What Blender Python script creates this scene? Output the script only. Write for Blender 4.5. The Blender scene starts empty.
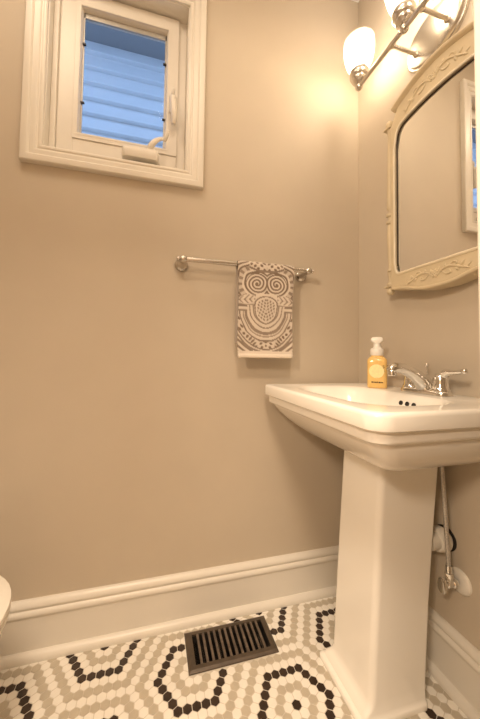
import bpy, bmesh, math, random
from mathutils import Vector, Matrix
random.seed(4)
scene = bpy.context.scene
col = scene.collection
PI = math.pi

# ------------------------------------------------------------------ camera
W_PX, H_PX = 480, 719
F_PX, YAW, PITCH, ROLL = 300.438, 0.265833, 0.0412903, 0.0155062
CAM = Vector((-0.892071, -1.150715, 0.981882))
fw = Vector((math.sin(YAW) * math.cos(PITCH), math.cos(YAW) * math.cos(PITCH), math.sin(PITCH)))
rt = Vector((math.cos(YAW), -math.sin(YAW), 0))
up = rt.cross(fw)
rt2 = math.cos(ROLL) * rt + math.sin(ROLL) * up
up2 = -math.sin(ROLL) * rt + math.cos(ROLL) * up
cd = bpy.data.cameras.new('camera')
cam = bpy.data.objects.new('camera', cd)
col.objects.link(cam)
cam.matrix_world = Matrix((
    (rt2.x, up2.x, -fw.x, CAM.x), (rt2.y, up2.y, -fw.y, CAM.y),
    (rt2.z, up2.z, -fw.z, CAM.z), (0, 0, 0, 1)))
cd.sensor_fit = 'VERTICAL'
cd.sensor_height = 36.0
cd.lens = F_PX / H_PX * 36.0
cd.shift_x = 5.862 / H_PX
cd.shift_y = -16.83 / H_PX
cd.clip_start = 0.02
scene.camera = cam

# ------------------------------------------------------------------ world, lights, exposure
world = bpy.data.worlds.new('dusk_sky')
scene.world = world
world.use_nodes = True
bg = world.node_tree.nodes['Background']
bg.inputs[0].default_value = (0.40, 0.60, 1.0, 1)
bg.inputs[1].default_value = 1.7
BULB_COLOR = (1.0, 0.85, 0.68)
BULB_POWER = 84.0        # emission strength of each bulb
HALL_POWER = 48.0
scene.view_settings.view_transform = 'Standard'
scene.view_settings.look = 'None'
scene.view_settings.gamma = 1.0
scene.view_settings.use_curve_mapping = False
scene.view_settings.exposure = 0.0
scene.cycles.max_bounces = 10
scene.cycles.diffuse_bounces = 6
scene.cycles.transparent_max_bounces = 12
scene.cycles.caustics_reflective = False
scene.cycles.caustics_refractive = False
scene.cycles.sample_clamp_indirect = 4.0
scene.cycles.use_denoising = True

def lamp(name, loc, size, power, rot=(0, 0, 0), color=(1.0, 0.79, 0.575)):
    l = bpy.data.lights.new(name, 'AREA')
    l.shape = 'DISK'
    l.size = size
    l.energy = power
    l.color = color
    o = bpy.data.objects.new(name, l)
    o.location = loc
    o.rotation_euler = rot
    col.objects.link(o)
lamp('hall_ceiling_lamp', (-1.05, -1.75, 2.55), 0.45, 31.0)
lamp('hall_doorway_fill', (-1.10, -1.35, 2.50), 0.40, 30.0)  # added fill above the doorway, no second hall fixture known
lamp('hall_side_fill', (-1.70, -1.56, 1.78), 0.28, 18.5, (1.32, 0, -0.9))  # added fill from the side of the hall; no sconce known there
lamp('bath_ceiling_fill', (-1.35, -0.55, 2.62), 0.40, 6.2)  # unseen overhead fill added to lift the left walls, not a fixture
lamp('bath_overhead_fill', (-0.75, -0.75, 2.62), 0.30, 3.6)  # added downward light to brighten the sink rim; no fixture here

# ------------------------------------------------------------------ helpers
def lin(c):
    return tuple((v / 12.92 if v <= 0.04045 else ((v + 0.055) / 1.055) ** 2.4) for v in c)

def mat(name, color, rough=0.5, metal=0.0, noise=0.0, nscale=30.0, bump=0.0, bscale=200.0, spec=0.5, coat=0.0, bdist=0.002):
    m = bpy.data.materials.new(name)
    m.use_nodes = True
    nt = m.node_tree
    b = nt.nodes['Principled BSDF']
    b.inputs['Base Color'].default_value = (*color, 1)
    b.inputs['Roughness'].default_value = rough
    b.inputs['Metallic'].default_value = metal
    b.inputs['Specular IOR Level'].default_value = spec
    b.inputs['Coat Weight'].default_value = coat
    b.inputs['Coat Roughness'].default_value = 0.08
    tc = nt.nodes.new('ShaderNodeTexCoord')
    if noise:
        n = nt.nodes.new('ShaderNodeTexNoise')
        n.inputs['Scale'].default_value = nscale
        n.inputs['Detail'].default_value = 4
        nt.links.new(tc.outputs['Object'], n.inputs['Vector'])
        r = nt.nodes.new('ShaderNodeValToRGB')
        r.color_ramp.elements[0].position = 0.3
        r.color_ramp.elements[1].position = 0.7
        r.color_ramp.elements[0].color = (*[c * (1 - noise) for c in color], 1)
        r.color_ramp.elements[1].color = (*[min(1, c * (1 + noise)) for c in color], 1)
        nt.links.new(n.outputs['Fac'], r.inputs['Fac'])
        nt.links.new(r.outputs['Color'], b.inputs['Base Color'])
    if bump:
        n2 = nt.nodes.new('ShaderNodeTexNoise')
        n2.inputs['Scale'].default_value = bscale
        n2.inputs['Detail'].default_value = 3
        nt.links.new(tc.outputs['Object'], n2.inputs['Vector'])
        bp = nt.nodes.new('ShaderNodeBump')
        bp.inputs['Strength'].default_value = bump
        bp.inputs['Distance'].default_value = bdist
        nt.links.new(n2.outputs['Fac'], bp.inputs['Height'])
        nt.links.new(bp.outputs['Normal'], b.inputs['Normal'])
    return m

def see_through(name, tint, gloss=0.08, rough=0.02, body=None, body_fac=0.0, emit=None):
    """thin clear shell: transparent + a little gloss (+ some diffuse/translucent body)"""
    m = bpy.data.materials.new(name)
    m.use_nodes = True
    nt = m.node_tree
    for n in list(nt.nodes):
        if n.type != 'OUTPUT_MATERIAL':
            nt.nodes.remove(n)
    out = nt.nodes['Material Output']
    t = nt.nodes.new('ShaderNodeBsdfTransparent')
    t.inputs[0].default_value = (*tint, 1)
    last = t.outputs[0]
    if body:
        d = nt.nodes.new('ShaderNodeBsdfTranslucent')
        d.inputs[0].default_value = (*body, 1)
        mx = nt.nodes.new('ShaderNodeMixShader')
        mx.inputs[0].default_value = body_fac
        nt.links.new(last, mx.inputs[1]); nt.links.new(d.outputs[0], mx.inputs[2])
        last = mx.outputs[0]
    g = nt.nodes.new('ShaderNodeBsdfGlossy')
    g.inputs['Roughness'].default_value = rough
    mx = nt.nodes.new('ShaderNodeMixShader')
    fr = nt.nodes.new('ShaderNodeLayerWeight')
    fr.inputs[0].default_value = gloss
    nt.links.new(fr.outputs['Fresnel'], mx.inputs[0])
    nt.links.new(last, mx.inputs[1]); nt.links.new(g.outputs[0], mx.inputs[2])
    last = mx.outputs[0]
    if emit:
        e = nt.nodes.new('ShaderNodeEmission')
        e.inputs[0].default_value = (*emit[0], 1); e.inputs[1].default_value = emit[1]
        ad = nt.nodes.new('ShaderNodeAddShader')
        nt.links.new(last, ad.inputs[0]); nt.links.new(e.outputs[0], ad.inputs[1])
        last = ad.outputs[0]
    nt.links.new(last, out.inputs[0])
    return m

def obj(name, bm, m, parent=None, smooth=False, angle=40, label=None):
    me = bpy.data.meshes.new(name)
    bmesh.ops.recalc_face_normals(bm, faces=bm.faces)
    bm.to_mesh(me); bm.free()
    for mm in (m if isinstance(m, (list, tuple)) else [m]):
        me.materials.append(mm)
    if smooth:
        me.shade_smooth()
        if angle is not None:
            me.set_sharp_from_angle(angle=math.radians(angle))
    o = bpy.data.objects.new(name, me)
    col.objects.link(o)
    if parent:
        o.parent = parent
        o.matrix_parent_inverse = parent_world(parent).inverted()
    if label:
        o['label'] = label
    return o

def parent_world(p):
    m = Matrix.Translation(p.location) @ p.rotation_euler.to_matrix().to_4x4()
    if p.parent:
        return parent_world(p.parent) @ p.matrix_parent_inverse @ m if False else m
    return m

def thing(name, label, cat, loc=(0, 0, 0), group=None):
    o = bpy.data.objects.new(name, None)
    o.empty_display_size = 0.05
    o.location = loc
    o['label'] = label; o['category'] = cat
    if group: o['group'] = group
    col.objects.link(o)
    return o

def tag(o, label, cat, group=None):
    o['label'] = label; o['category'] = cat
    if group: o['group'] = group
    return o

def struct(o):
    o['kind'] = 'structure'
    return o

def struct_empty(name, loc):
    o = bpy.data.objects.new(name, None)
    o.empty_display_size = 0.05
    o.location = loc
    o['kind'] = 'structure'
    col.objects.link(o)
    return o

def box(bm, x0, x1, y0, y1, z0, z1, bev=0.0, seg=2):
    vs = [bm.verts.new((x, y, z)) for x in (x0, x1) for y in (y0, y1) for z in (z0, z1)]
    fs = [bm.faces.new([vs[i] for i in f]) for f in
          ((0, 1, 3, 2), (4, 6, 7, 5), (0, 4, 5, 1), (2, 3, 7, 6), (0, 2, 6, 4), (1, 5, 7, 3))]
    if bev:
        es = list({e for f in fs for e in f.edges})
        bmesh.ops.bevel(bm, geom=es, offset=bev, segments=seg, affect='EDGES', profile=0.5)

def lathe(bm, prof, seg=32, M=None, cap=True):
    """prof: list of (radius, height) along +z; M maps to world"""
    M = M or Matrix.Identity(4)
    rings = []
    for r, h in prof:
        if r < 1e-6:
            rings.append([bm.verts.new(M @ Vector((0, 0, h)))])
        else:
            rings.append([bm.verts.new(M @ Vector((r * math.cos(2 * PI * i / seg), r * math.sin(2 * PI * i / seg), h))) for i in range(seg)])
    for a, b in zip(rings, rings[1:]):
        if len(a) == 1 and len(b) == 1: continue
        for i in range(seg):
            j = (i + 1) % seg
            if len(a) == 1: bm.faces.new((a[0], b[i], b[j]))
            elif len(b) == 1: bm.faces.new((a[i], b[0], a[j]))
            else: bm.faces.new((a[i], b[i], b[j], a[j]))
    if cap:
        if len(rings[0]) > 1: bm.faces.new(rings[0])
        if len(rings[-1]) > 1: bm.faces.new(rings[-1])

def frame_to(p, d):
    """matrix with +z along d, origin p"""
    d = Vector(d).normalized()
    q = Vector((0, 0, 1)).rotation_difference(d)
    return Matrix.Translation(Vector(p)) @ q.to_matrix().to_4x4()

def catmull(P, n):
    P = [Vector(p) for p in P]
    out = []
    for i in range(len(P) - 1):
        a = P[max(0, i - 1)]; b = P[i]; c = P[i + 1]; d = P[min(len(P) - 1, i + 2)]
        for k in range(n):
            t = k / n
            out.append(0.5 * ((2 * b) + (c - a) * t + (2 * a - 5 * b + 4 * c - d) * t * t + (3 * b - a - 3 * c + d) * t ** 3))
    out.append(P[-1])
    return out

def tube(bm, pts, rad, seg=12, n=0, flat=1.0, flat_axis=None):
    """tube along pts; rad: number or list; flat squashes along flat_axis"""
    src = [Vector(p) for p in pts]
    rads = rad if isinstance(rad, (list, tuple)) else [rad] * len(src)
    if n:
        rr = catmull([(r, 0, 0) for r in rads], n)
        rads = [v.x for v in rr]
        src = catmull(src, n)
    prev = None
    rings = []
    for i, p in enumerate(src):
        d = (src[min(i + 1, len(src) - 1)] - src[max(i - 1, 0)]).normalized()
        if prev is None:
            ref = Vector((0, 0, 1)) if abs(d.z) < 0.9 else Vector((1, 0, 0))
            u = (ref - d * ref.dot(d)).normalized()
        else:
            u = (prev - d * prev.dot(d)).normalized()
        prev = u
        v = d.cross(u)
        ring = []
        for k in range(seg):
            o = (u * math.cos(2 * PI * k / seg) + v * math.sin(2 * PI * k / seg)) * rads[i]
            if flat_axis is not None:
                fa = Vector(flat_axis).normalized()
                o -= fa * o.dot(fa) * (1 - flat)
            ring.append(bm.verts.new(p + o))
        rings.append(ring)
    for a, b in zip(rings, rings[1:]):
        for k in range(seg):
            bm.faces.new((a[k], a[(k + 1) % seg], b[(k + 1) % seg], b[k]))
    bm.faces.new(rings[0][::-1]); bm.faces.new(rings[-1])

def loft(bm, rings, cap0=True, cap1=True):
    R = [[bm.verts.new(p) for p in r] for r in rings]
    n = len(R[0])
    for a, b in zip(R, R[1:]):
        for k in range(n):
            bm.faces.new((a[k], a[(k + 1) % n], b[(k + 1) % n], b[k]))
    if cap0: bm.faces.new(R[0])
    if cap1: bm.faces.new(R[-1])
    return R

def rrect(x0, x1, y0, y1, z, radii, n=8):
    """rounded rectangle outline; radii for corners (x0y0, x1y0, x1y1, x0y1)"""
    out = []
    cs = ((x0, y0, 1, 1, PI), (x1, y0, -1, 1, 1.5 * PI), (x1, y1, -1, -1, 0.0), (x0, y1, 1, -1, 0.5 * PI))
    for (cx, cy, sx, sy, a0), r in zip(cs, radii):
        for k in range(n + 1):
            a = a0 + 0.5 * PI * k / n
            out.append(Vector((cx + sx * r + r * math.cos(a), cy + sy * r + r * math.sin(a), z)))
    return out

def ring_frame(bm, x0, x1, z0, z1, prof, yface=0.0):
    """mitred picture frame in the x-z plane; prof: (outward, y) points"""
    loops = []
    for d, y in prof:
        loops.append([bm.verts.new((x, y, z)) for x, z in ((x0 - d, z0 - d), (x1 + d, z0 - d), (x1 + d, z1 + d), (x0 - d, z1 + d))])
    m = len(loops)
    for i in range(m):
        a, b = loops[i], loops[(i + 1) % m]
        for k in range(4):
            bm.faces.new((a[k], a[(k + 1) % 4], b[(k + 1) % 4], b[k]))

def extrude_profile(bm, prof, fn, s0, s1):
    """closed profile of (depth, z); fn(s, depth, z) -> point"""
    A = [bm.verts.new(fn(s0, d, z)) for d, z in prof]
    B = [bm.verts.new(fn(s1, d, z)) for d, z in prof]
    n = len(prof)
    for k in range(n):
        bm.faces.new((A[k], A[(k + 1) % n], B[(k + 1) % n], B[k]))
    bm.faces.new(A); bm.faces.new(B)

# ------------------------------------------------------------------ materials
M_WALL = mat('wall_paint', (0.53, 0.465, 0.38), 0.62, bump=0.12, bscale=220, noise=0.02, nscale=6)
M_CEIL = mat('ceiling_paint', (0.80, 0.79, 0.76), 0.8, bump=0.08, bscale=150)
M_TRIM = mat('white_trim_paint', (0.72, 0.69, 0.635), 0.34, bump=0.05, bscale=60)
M_VINYL = mat('window_vinyl', (0.71, 0.68, 0.63), 0.38, noise=0.01)
M_PORC = mat('porcelain', (0.90, 0.88, 0.835), 0.20, coat=0.3, noise=0.006, nscale=4)
M_CHROME = mat('chrome', (0.80, 0.79, 0.77), 0.09, 1.0, noise=0.01)
M_NICKEL = mat('brushed_nickel', (0.62, 0.585, 0.54), 0.27, 1.0, noise=0.03, nscale=90)
M_CLIP_SHADE = mat('black_clip_gap_shade', (0.02, 0.017, 0.014), 0.6, noise=0.1)  # black of the clips and holes; also the painted shade at the pipe
M_GROUT = mat('grout', (0.62, 0.57, 0.50), 0.85, noise=0.06, nscale=60, bump=0.3, bscale=400)
M_TW = mat('white_hex_tile', (0.80, 0.77, 0.715), 0.33, noise=0.03, nscale=18)
M_TG = mat('taupe_hex_tile', (0.475, 0.425, 0.345), 0.33, noise=0.06, nscale=25)
M_TD = mat('dark_brown_hex_tile', (0.035, 0.022, 0.016), 0.25, noise=0.25, nscale=30)
M_BRONZE = mat('oil_rubbed_bronze', (0.085, 0.064, 0.047), 0.45, 0.30, noise=0.18, nscale=40, bump=0.15, bscale=120)
M_BARS = mat('grey_bronze_bar', (0.16, 0.125, 0.10), 0.4, 0.45, noise=0.35, nscale=70)  # lighter and greyer than the frame, mottled at random
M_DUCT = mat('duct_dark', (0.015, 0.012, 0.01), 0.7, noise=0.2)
M_CREAM = mat('cream_distressed_paint', (0.60, 0.515, 0.365), 0.45, noise=0.06, nscale=14, bump=0.2, bscale=90)
M_BEAD_LIT = mat('lit_bead_cream', (0.74, 0.67, 0.53), 0.3, noise=0.04, nscale=30)  # lighter than the frame cream: light on the bevel put into the colour
M_MIRROR = mat('mirror_silvering', (0.86, 0.86, 0.85), 0.0, 1.0)
M_PVC = mat('white_plastic', (0.76, 0.73, 0.67), 0.35, noise=0.02)
M_HOSE = mat('braided_hose', (0.55, 0.53, 0.50), 0.4, 0.6, noise=0.25, nscale=350, bump=0.5, bscale=700)
M_SOAPLID = mat('white_pump_plastic', (0.80, 0.78, 0.74), 0.3, noise=0.01)
M_PAPER = mat('pale_yellow_label', (0.94, 0.78, 0.42), 0.5, noise=0.08, nscale=120)
M_INK = mat('dark_ink', (0.05, 0.03, 0.015), 0.6, noise=0.1)
M_SIDING = mat('vinyl_siding', (0.80, 0.80, 0.80), 0.55, noise=0.02, nscale=8)
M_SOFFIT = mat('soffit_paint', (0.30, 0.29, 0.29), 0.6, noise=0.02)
M_GROUND = mat('side_yard_gravel', (0.42, 0.40, 0.36), 0.9, noise=0.2, nscale=40)
M_HALL = mat('hall_paint', (0.66, 0.59, 0.49), 0.7, noise=0.01)
M_HALLFLOOR = mat('hall_wood_floor', (0.36, 0.22, 0.11), 0.4, noise=0.15, nscale=12)
M_SCREEN = mat('screen_frame_metal', (0.40, 0.38, 0.35), 0.45, 0.5, noise=0.03)

# soap liquid
M_SOAP = bpy.data.materials.new('amber_soap')
M_SOAP.use_nodes = True
_b = M_SOAP.node_tree.nodes['Principled BSDF']
_b.inputs['Base Color'].default_value = (0.93, 0.55, 0.11, 1)
_b.inputs['Roughness'].default_value = 0.08
_b.inputs['Transmission Weight'].default_value = 0.12
_b.inputs['Subsurface Weight'].default_value = 0.0
_n = M_SOAP.node_tree.nodes.new('ShaderNodeTexNoise'); _n.inputs['Scale'].default_value = 20
_r = M_SOAP.node_tree.nodes.new('ShaderNodeValToRGB')
_r.color_ramp.elements[0].color = (0.88, 0.56, 0.18, 1); _r.color_ramp.elements[1].color = (0.94, 0.66, 0.26, 1)
M_SOAP.node_tree.links.new(_n.outputs['Fac'], _r.inputs['Fac'])
M_SOAP.node_tree.links.new(_r.outputs['Color'], _b.inputs['Base Color'])

M_PANE = see_through('window_glass', (0.97, 0.99, 1.0), gloss=0.04, rough=0.0)
M_SHADE = see_through('frosted_shade_glass', (0.98, 0.95, 0.90), gloss=0.12, rough=0.12,
                      body=(0.95, 0.88, 0.75), body_fac=0.35, emit=((1.0, 0.80, 0.52), 0.55))
M_BULB = bpy.data.materials.new('lit_bulb')
M_BULB.use_nodes = True
_nt = M_BULB.node_tree
_nt.nodes.remove(_nt.nodes['Principled BSDF'])
_e = _nt.nodes.new('ShaderNodeEmission')
_e.inputs[0].default_value = (*BULB_COLOR, 1); _e.inputs[1].default_value = BULB_POWER
_nt.links.new(_e.outputs[0], _nt.nodes['Material Output'].inputs[0])

# ------------------------------------------------------------------ room shell
XL, YN, ZC = -1.95, -0.95, 2.645       # left wall, near wall, ceiling
OX0, OX1, OZ0, OZ1 = -1.274, -0.782, 1.690, 2.358     # window opening
bm = bmesh.new()
box(bm, XL - 0.12, OX0, 0, 0.14, 0, ZC)
box(bm, OX1, 0.12, 0, 0.14, 0, ZC)
box(bm, OX0, OX1, 0, 0.14, 0, OZ0)
box(bm, OX0, OX1, 0, 0.14, OZ1, ZC)
struct(obj('wall_back', bm, M_WALL))
bm = bmesh.new(); box(bm, 0, 0.12, YN - 0.12, 0, 0, ZC); struct(obj('wall_right', bm, M_WALL))
bm = bmesh.new(); box(bm, XL - 0.12, XL, YN - 0.12, 0, 0, ZC); struct(obj('wall_left', bm, M_WALL))
DX0, DX1, DZ = -1.395, -0.5870, 2.06
bm = bmesh.new()
box(bm, XL, DX0, YN - 0.12, YN, 0, ZC); box(bm, DX1, 0, YN - 0.12, YN, 0, ZC); box(bm, DX0, DX1, YN - 0.12, YN, DZ, ZC)
struct(obj('wall_near', bm, M_WALL))
bm = bmesh.new(); box(bm, XL - 0.12, 0.12, YN - 0.12, 0.14, ZC, ZC + 0.08); struct(obj('ceiling', bm, M_CEIL))
# door jamb lining
bm = bmesh.new()
box(bm, DX1 - 0.018, DX1, YN - 0.125, YN + 0.005, 0, DZ, 0.002)
box(bm, DX0, DX0 + 0.018, YN - 0.125, YN + 0.005, 0, DZ, 0.002)
box(bm, DX0, DX1, YN - 0.125, YN + 0.005, DZ - 0.018, DZ, 0.002)
struct(obj('trim_1', bm, M_TRIM))
# hall behind the doorway
bm = bmesh.new()
box(bm, -2.2, 0.4, -2.72, -2.6, 0, 2.65); box(bm, -2.32, -2.2, -2.72, -1.07, 0, 2.65); box(bm, 0.4, 0.52, -2.72, -1.07, 0, 2.65)
struct(obj('wall_hall', bm, M_HALL))
bm = bmesh.new(); box(bm, -2.32, 0.52, -2.72, YN - 0.12, 2.65, 2.72); struct(obj('ceiling_hall', bm, M_CEIL))
bm = bmesh.new(); box(bm, -2.32, 0.52, -2.72, YN, -0.03, 0.0); struct(obj('floor_hall', bm, M_HALLFLOOR))

# ------------------------------------------------------------------ tiled floor
P = 0.026
MX, MY, TH = -0.4729, -0.3440, 0.0015
VX0, VX1, VY0, VY1 = -0.758, -0.4595, -0.193, -0.050   # register outline
HX0, HX1, HY0, HY1 = VX0 + 0.018, VX1 - 0.018, VY0 + 0.014, VY1 - 0.014   # duct hole
bm = bmesh.new()
def quad(x0, x1, y0, y1, z, mi):
    f = bm.faces.new([bm.verts.new((x, y, z)) for x, y in ((x0, y0), (x1, y0), (x1, y1), (x0, y1))]); f.material_index = mi
for a in ((XL, HX0, YN, 0), (HX1, 0, YN, 0), (HX0, HX1, YN, HY0), (HX0, HX1, HY1, 0)):
    quad(*a, -0.0012, 3)
def clip_hex(poly):
    def cut(pl, f):
        out = []
        for i in range(len(pl)):
            a, b = pl[i], pl[(i + 1) % len(pl)]
            fa, fb = f(a), f(b)
            if fa >= 0: out.append(a)
            if fa * fb < 0:
                t = fa / (fa - fb); out.append((a[0] + (b[0] - a[0]) * t, a[1] + (b[1] - a[1]) * t))
        return out
    for f in (lambda p: p[0] - XL, lambda p: -p[0], lambda p: p[1] - YN, lambda p: -p[1]):
        poly = cut(poly, f)
        if len(poly) < 3: return None
    return poly
def dist_hex(q, r):
    return max(abs(q), abs(r), abs(q + r))
ct, st = math.cos(TH), math.sin(TH)
for r in range(-28, 18):
    for q in range(-75, 40):
        a, b = q + r / 2, r * math.sqrt(3) / 2
        x = MX + P * (ct * a - st * b); y = MY + P * (st * a + ct * b)
        if x < XL - P or x > P or y < YN - P or y > P: continue
        if HX0 - 0.008 < x < HX1 + 0.008 and HY0 - 0.008 < y < HY1 + 0.008: continue
        # nearest medallion centre: lattice vectors (7,7) and (14,-7) in axial coordinates
        n = round((q - r) / 21); k = round((q + 2 * r) / 21)
        best = 99
        for dn in (-1, 0, 1):
            for dk in (-1, 0, 1):
                # centre = k*(7,7) + n*(14,-7)
                cq, cr = 7 * (k + dk) + 14 * (n + dn), 7 * (k + dk) - 7 * (n + dn)
                best = min(best, dist_hex(q - cq, r - cr))
        mi = {0: 2, 1: 0, 2: 1, 3: 0, 4: 2, 5: 0, 6: 1}.get(best, 0)
        R0 = (P / 2 - 0.0009) / math.cos(PI / 6)
        top = [(x + (R0 - 0.0009) * math.cos(PI / 6 + PI / 3 * i), y + (R0 - 0.0009) * math.sin(PI / 6 + PI / 3 * i)) for i in range(6)]
        inside = XL + P < x < -P and YN + P < y < -P
        if inside:
            bot = [(x + R0 * math.cos(PI / 6 + PI / 3 * i), y + R0 * math.sin(PI / 6 + PI / 3 * i)) for i in range(6)]
            T = [bm.verts.new((*p, 0.0)) for p in top]; B = [bm.verts.new((*p, -0.0009)) for p in bot]
            f = bm.faces.new(T); f.material_index = mi
            for i in range(6):
                f = bm.faces.new((T[i], B[i], B[(i + 1) % 6], T[(i + 1) % 6])); f.material_index = mi
        else:
            pl = clip_hex(top)
            if pl:
                f = bm.faces.new([bm.verts.new((*p, 0.0)) for p in pl]); f.material_index = mi
struct(obj('floor', bm, [M_TW, M_TG, M_TD, M_GROUT]))

# ------------------------------------------------------------------ baseboards
BOARD = [(0, 0), (0.015, 0), (0.015, 0.130), (0, 0.130)]
CAP = [(0, 0.1300), (0.019, 0.1300), (0.0215, 0.1338), (0.0215, 0.1423), (0.018, 0.1480), (0.0145, 0.1499), (0.0145, 0.1533), (0.017, 0.1557),
       (0.0175, 0.1613), (0.014, 0.1689), (0.009, 0.1746), (0.004, 0.1775), (0, 0.1775)]
SHOE = [(0.015, 0), (0.033, 0), (0.0335, 0.008), (0.031, 0.0145), (0.0265, 0.0205), (0.021, 0.0240), (0.015, 0.0255)]
def baseboard(name, fn, s0, s1):
    bm = bmesh.new(); extrude_profile(bm, BOARD, fn, s0, s1); o = struct(obj(name, bm, M_TRIM))
    bm = bmesh.new(); extrude_profile(bm, CAP, fn, s0, s1); obj('base_cap', bm, M_TRIM, o, True, 50)
    bm = bmesh.new(); extrude_profile(bm, SHOE, fn, s0, s1); obj('shoe_moulding', bm, M_TRIM, o, True, 50)
baseboard('baseboard_back', lambda s, d, z: (s, -d, z), XL, 0)
baseboard('baseboard_right', lambda s, d, z: (-d, s, z), YN, -0.0335)
baseboard('baseboard_left', lambda s, d, z: (XL + d, s, z), YN, -0.0335)

# ------------------------------------------------------------------ window
win = struct_empty('window_1', ((OX0 + OX1) / 2, 0, OZ0))
casing = [(0, 0), (0, -0.011), (0.004, -0.0135), (0.009, -0.0135), (0.013, -0.011), (0.016, -0.0115), (0.020, -0.016), (0.026, -0.0175), (0.033, -0.0165),
          (0.037, -0.0165), (0.039, -0.021), (0.043, -0.024), (0.054, -0.0245), (0.061, -0.023), (0.064, -0.019), (0.064, 0)]
bm = bmesh.new(); ring_frame(bm, OX0, OX1, OZ0, OZ1, casing); obj('window_casing', bm, M_TRIM, win, True, 30)
bm = bmesh.new(); ring_frame(bm, OX0 + 0.004, OX1 - 0.004, OZ0 + 0.004, OZ1 - 0.004, [(0, -0.002), (0.004, -0.002), (0.004, 0.14), (0, 0.14)])
obj('jamb_liner', bm, M_TRIM, win)
fx0, fx1, fz0, fz1 = -1.198, -0.8196, 1.776, 2.345      # sash outline
# fixed frame: bright stepped lip on the left and bottom, deeper channel on the right and top
bm = bmesh.new()
for (a, b, c, d, y0) in ((OX0 + 0.004, -1.252, OZ0 + 0.004, OZ1 - 0.004, 0.036), (-1.252, fx0, OZ0 + 0.004, OZ1 - 0.004, 0.051),
                         (fx1, OX1 - 0.004, OZ0 + 0.004, OZ1 - 0.004, 0.060), (fx0, fx1, OZ0 + 0.004, fz0, 0.051), (fx0, fx1, fz1, OZ1 - 0.004, 0.060)):
    box(bm, a, b, y0, 0.14, c, d, 0.002)
obj('window_frame', bm, M_VINYL, win)
gx0, gx1, gz0, gz1 = -1.176, -0.8672, 1.804, 2.286
bm = bmesh.new()
for (a, b, c, d) in ((fx0, gx0 - 0.006, fz0, fz1), (gx1 + 0.006, fx1, fz0, fz1), (gx0 - 0.006, gx1 + 0.006, fz0, gz0 - 0.006), (gx0 - 0.006, gx1 + 0.006, gz1 + 0.006, fz1)):
    box(bm, a, b, 0.047, 0.105, c, d)
ring_frame(bm, gx0, gx1, gz0, gz1, [(0, 0.066), (0.0015, 0.060), (0.008, 0.046), (0.014, 0.046), (0.014, 0.09), (0, 0.09)])
obj('sash', bm, M_VINYL, win)
bm = bmesh.new()
for (a, b, c, d) in ((gx0 - 0.001, gx0 + 0.004, gz0, gz1), (gx1 - 0.005, gx1 + 0.001, gz0, gz1), (gx0, gx1, gz1 - 0.020, gz1 + 0.001)):
    box(bm, a, b, 0.067, 0.073, c, d)
obj('screen_frame', bm, M_SCREEN, win)
bm = bmesh.new(); box(bm, gx0 - 0.003, gx1 + 0.003, 0.076, 0.079, gz0 - 0.003, gz1 + 0.003); obj('glass_pane', bm, M_PANE, win)
for (x, z) in ((gx0 + 0.003, 2.157), (gx0 + 0.004, 1.927), (gx1 - 0.004, 2.160), (gx1 - 0.003, 1.928)):
    bm = bmesh.new(); box(bm, x - 0.0075, x + 0.0075, 0.060, 0.068, z - 0.003, z + 0.003, 0.001); obj('screen_clip', bm, M_CLIP_SHADE, win, label='small black screen clip')
# lock handle on the right stile
bm = bmesh.new()
loft(bm, [rrect(-0.852 + i, -0.825 - i, 1.915 + i, 1.985 - i, 0.0, (0.006,) * 4) for i in (0, 0, 0.003)])
for k, v in enumerate(bm.verts):
    x, z = v.co.x, v.co.y
    v.co = Vector((x, (0.049, 0.038, 0.035)[k // 36], z + 0.032))
h = obj('lock_handle', bm, M_VINYL, win, True, 50)
bm = bmesh.new()
tube(bm, [(-0.8400, 0.0390, 1.9880), (-0.8400, 0.0230, 1.9940), (-0.8385, 0.0150, 1.9770), (-0.8345, 0.0120, 1.9420), (-0.8330, 0.0140, 1.9070), (-0.8340, 0.0200, 1.8840)], [0.0085, 0.0105, 0.012, 0.0135, 0.0125, 0.008], 12, 4)
obj('lever', bm, M_VINYL, h, True, None)
bm = bmesh.new(); tube(bm, [(-0.8420, 0.0410, 1.9970), (-0.8390, 0.0270, 2.0170), (-0.8360, 0.0270, 2.0360)], [0.007, 0.0065, 0.004], 10, 4); obj('latch_tab', bm, M_VINYL, h, True, None)
# crank operator at the sash foot
bm = bmesh.new()
loft(bm, [rrect(-1.020 + i, -0.886 - i, -0.008 + i * 0.6, 0.052, z, (0.014, 0.014, 0.003, 0.003)) for i, z in ((0.004, 1.712), (0, 1.720), (0, 1.740), (0.004, 1.750), (0.014, 1.756))])
c = obj('crank_operator', bm, M_VINYL, win, True, 40)
bm = bmesh.new()
tube(bm, [(-0.9210, 0.0080, 1.7470), (-0.9180, 0.0000, 1.7620), (-0.9040, -0.0060, 1.7810), (-0.8840, -0.0070, 1.7950), (-0.8660, -0.0040, 1.8020)], [0.0115, 0.0125, 0.0105, 0.008, 0.007], 12, 5, 0.5, (0, 1, 0))
obj('crank_arm', bm, M_VINYL, c, True, None)
bm = bmesh.new(); tube(bm, [(-0.8680, -0.0040, 1.7940), (-0.8620, -0.0080, 1.8090), (-0.8570, -0.0100, 1.8310)], [0.007, 0.009, 0.0085], 12, 4); obj('crank_knob', bm, M_VINYL, c, True, None)

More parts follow.
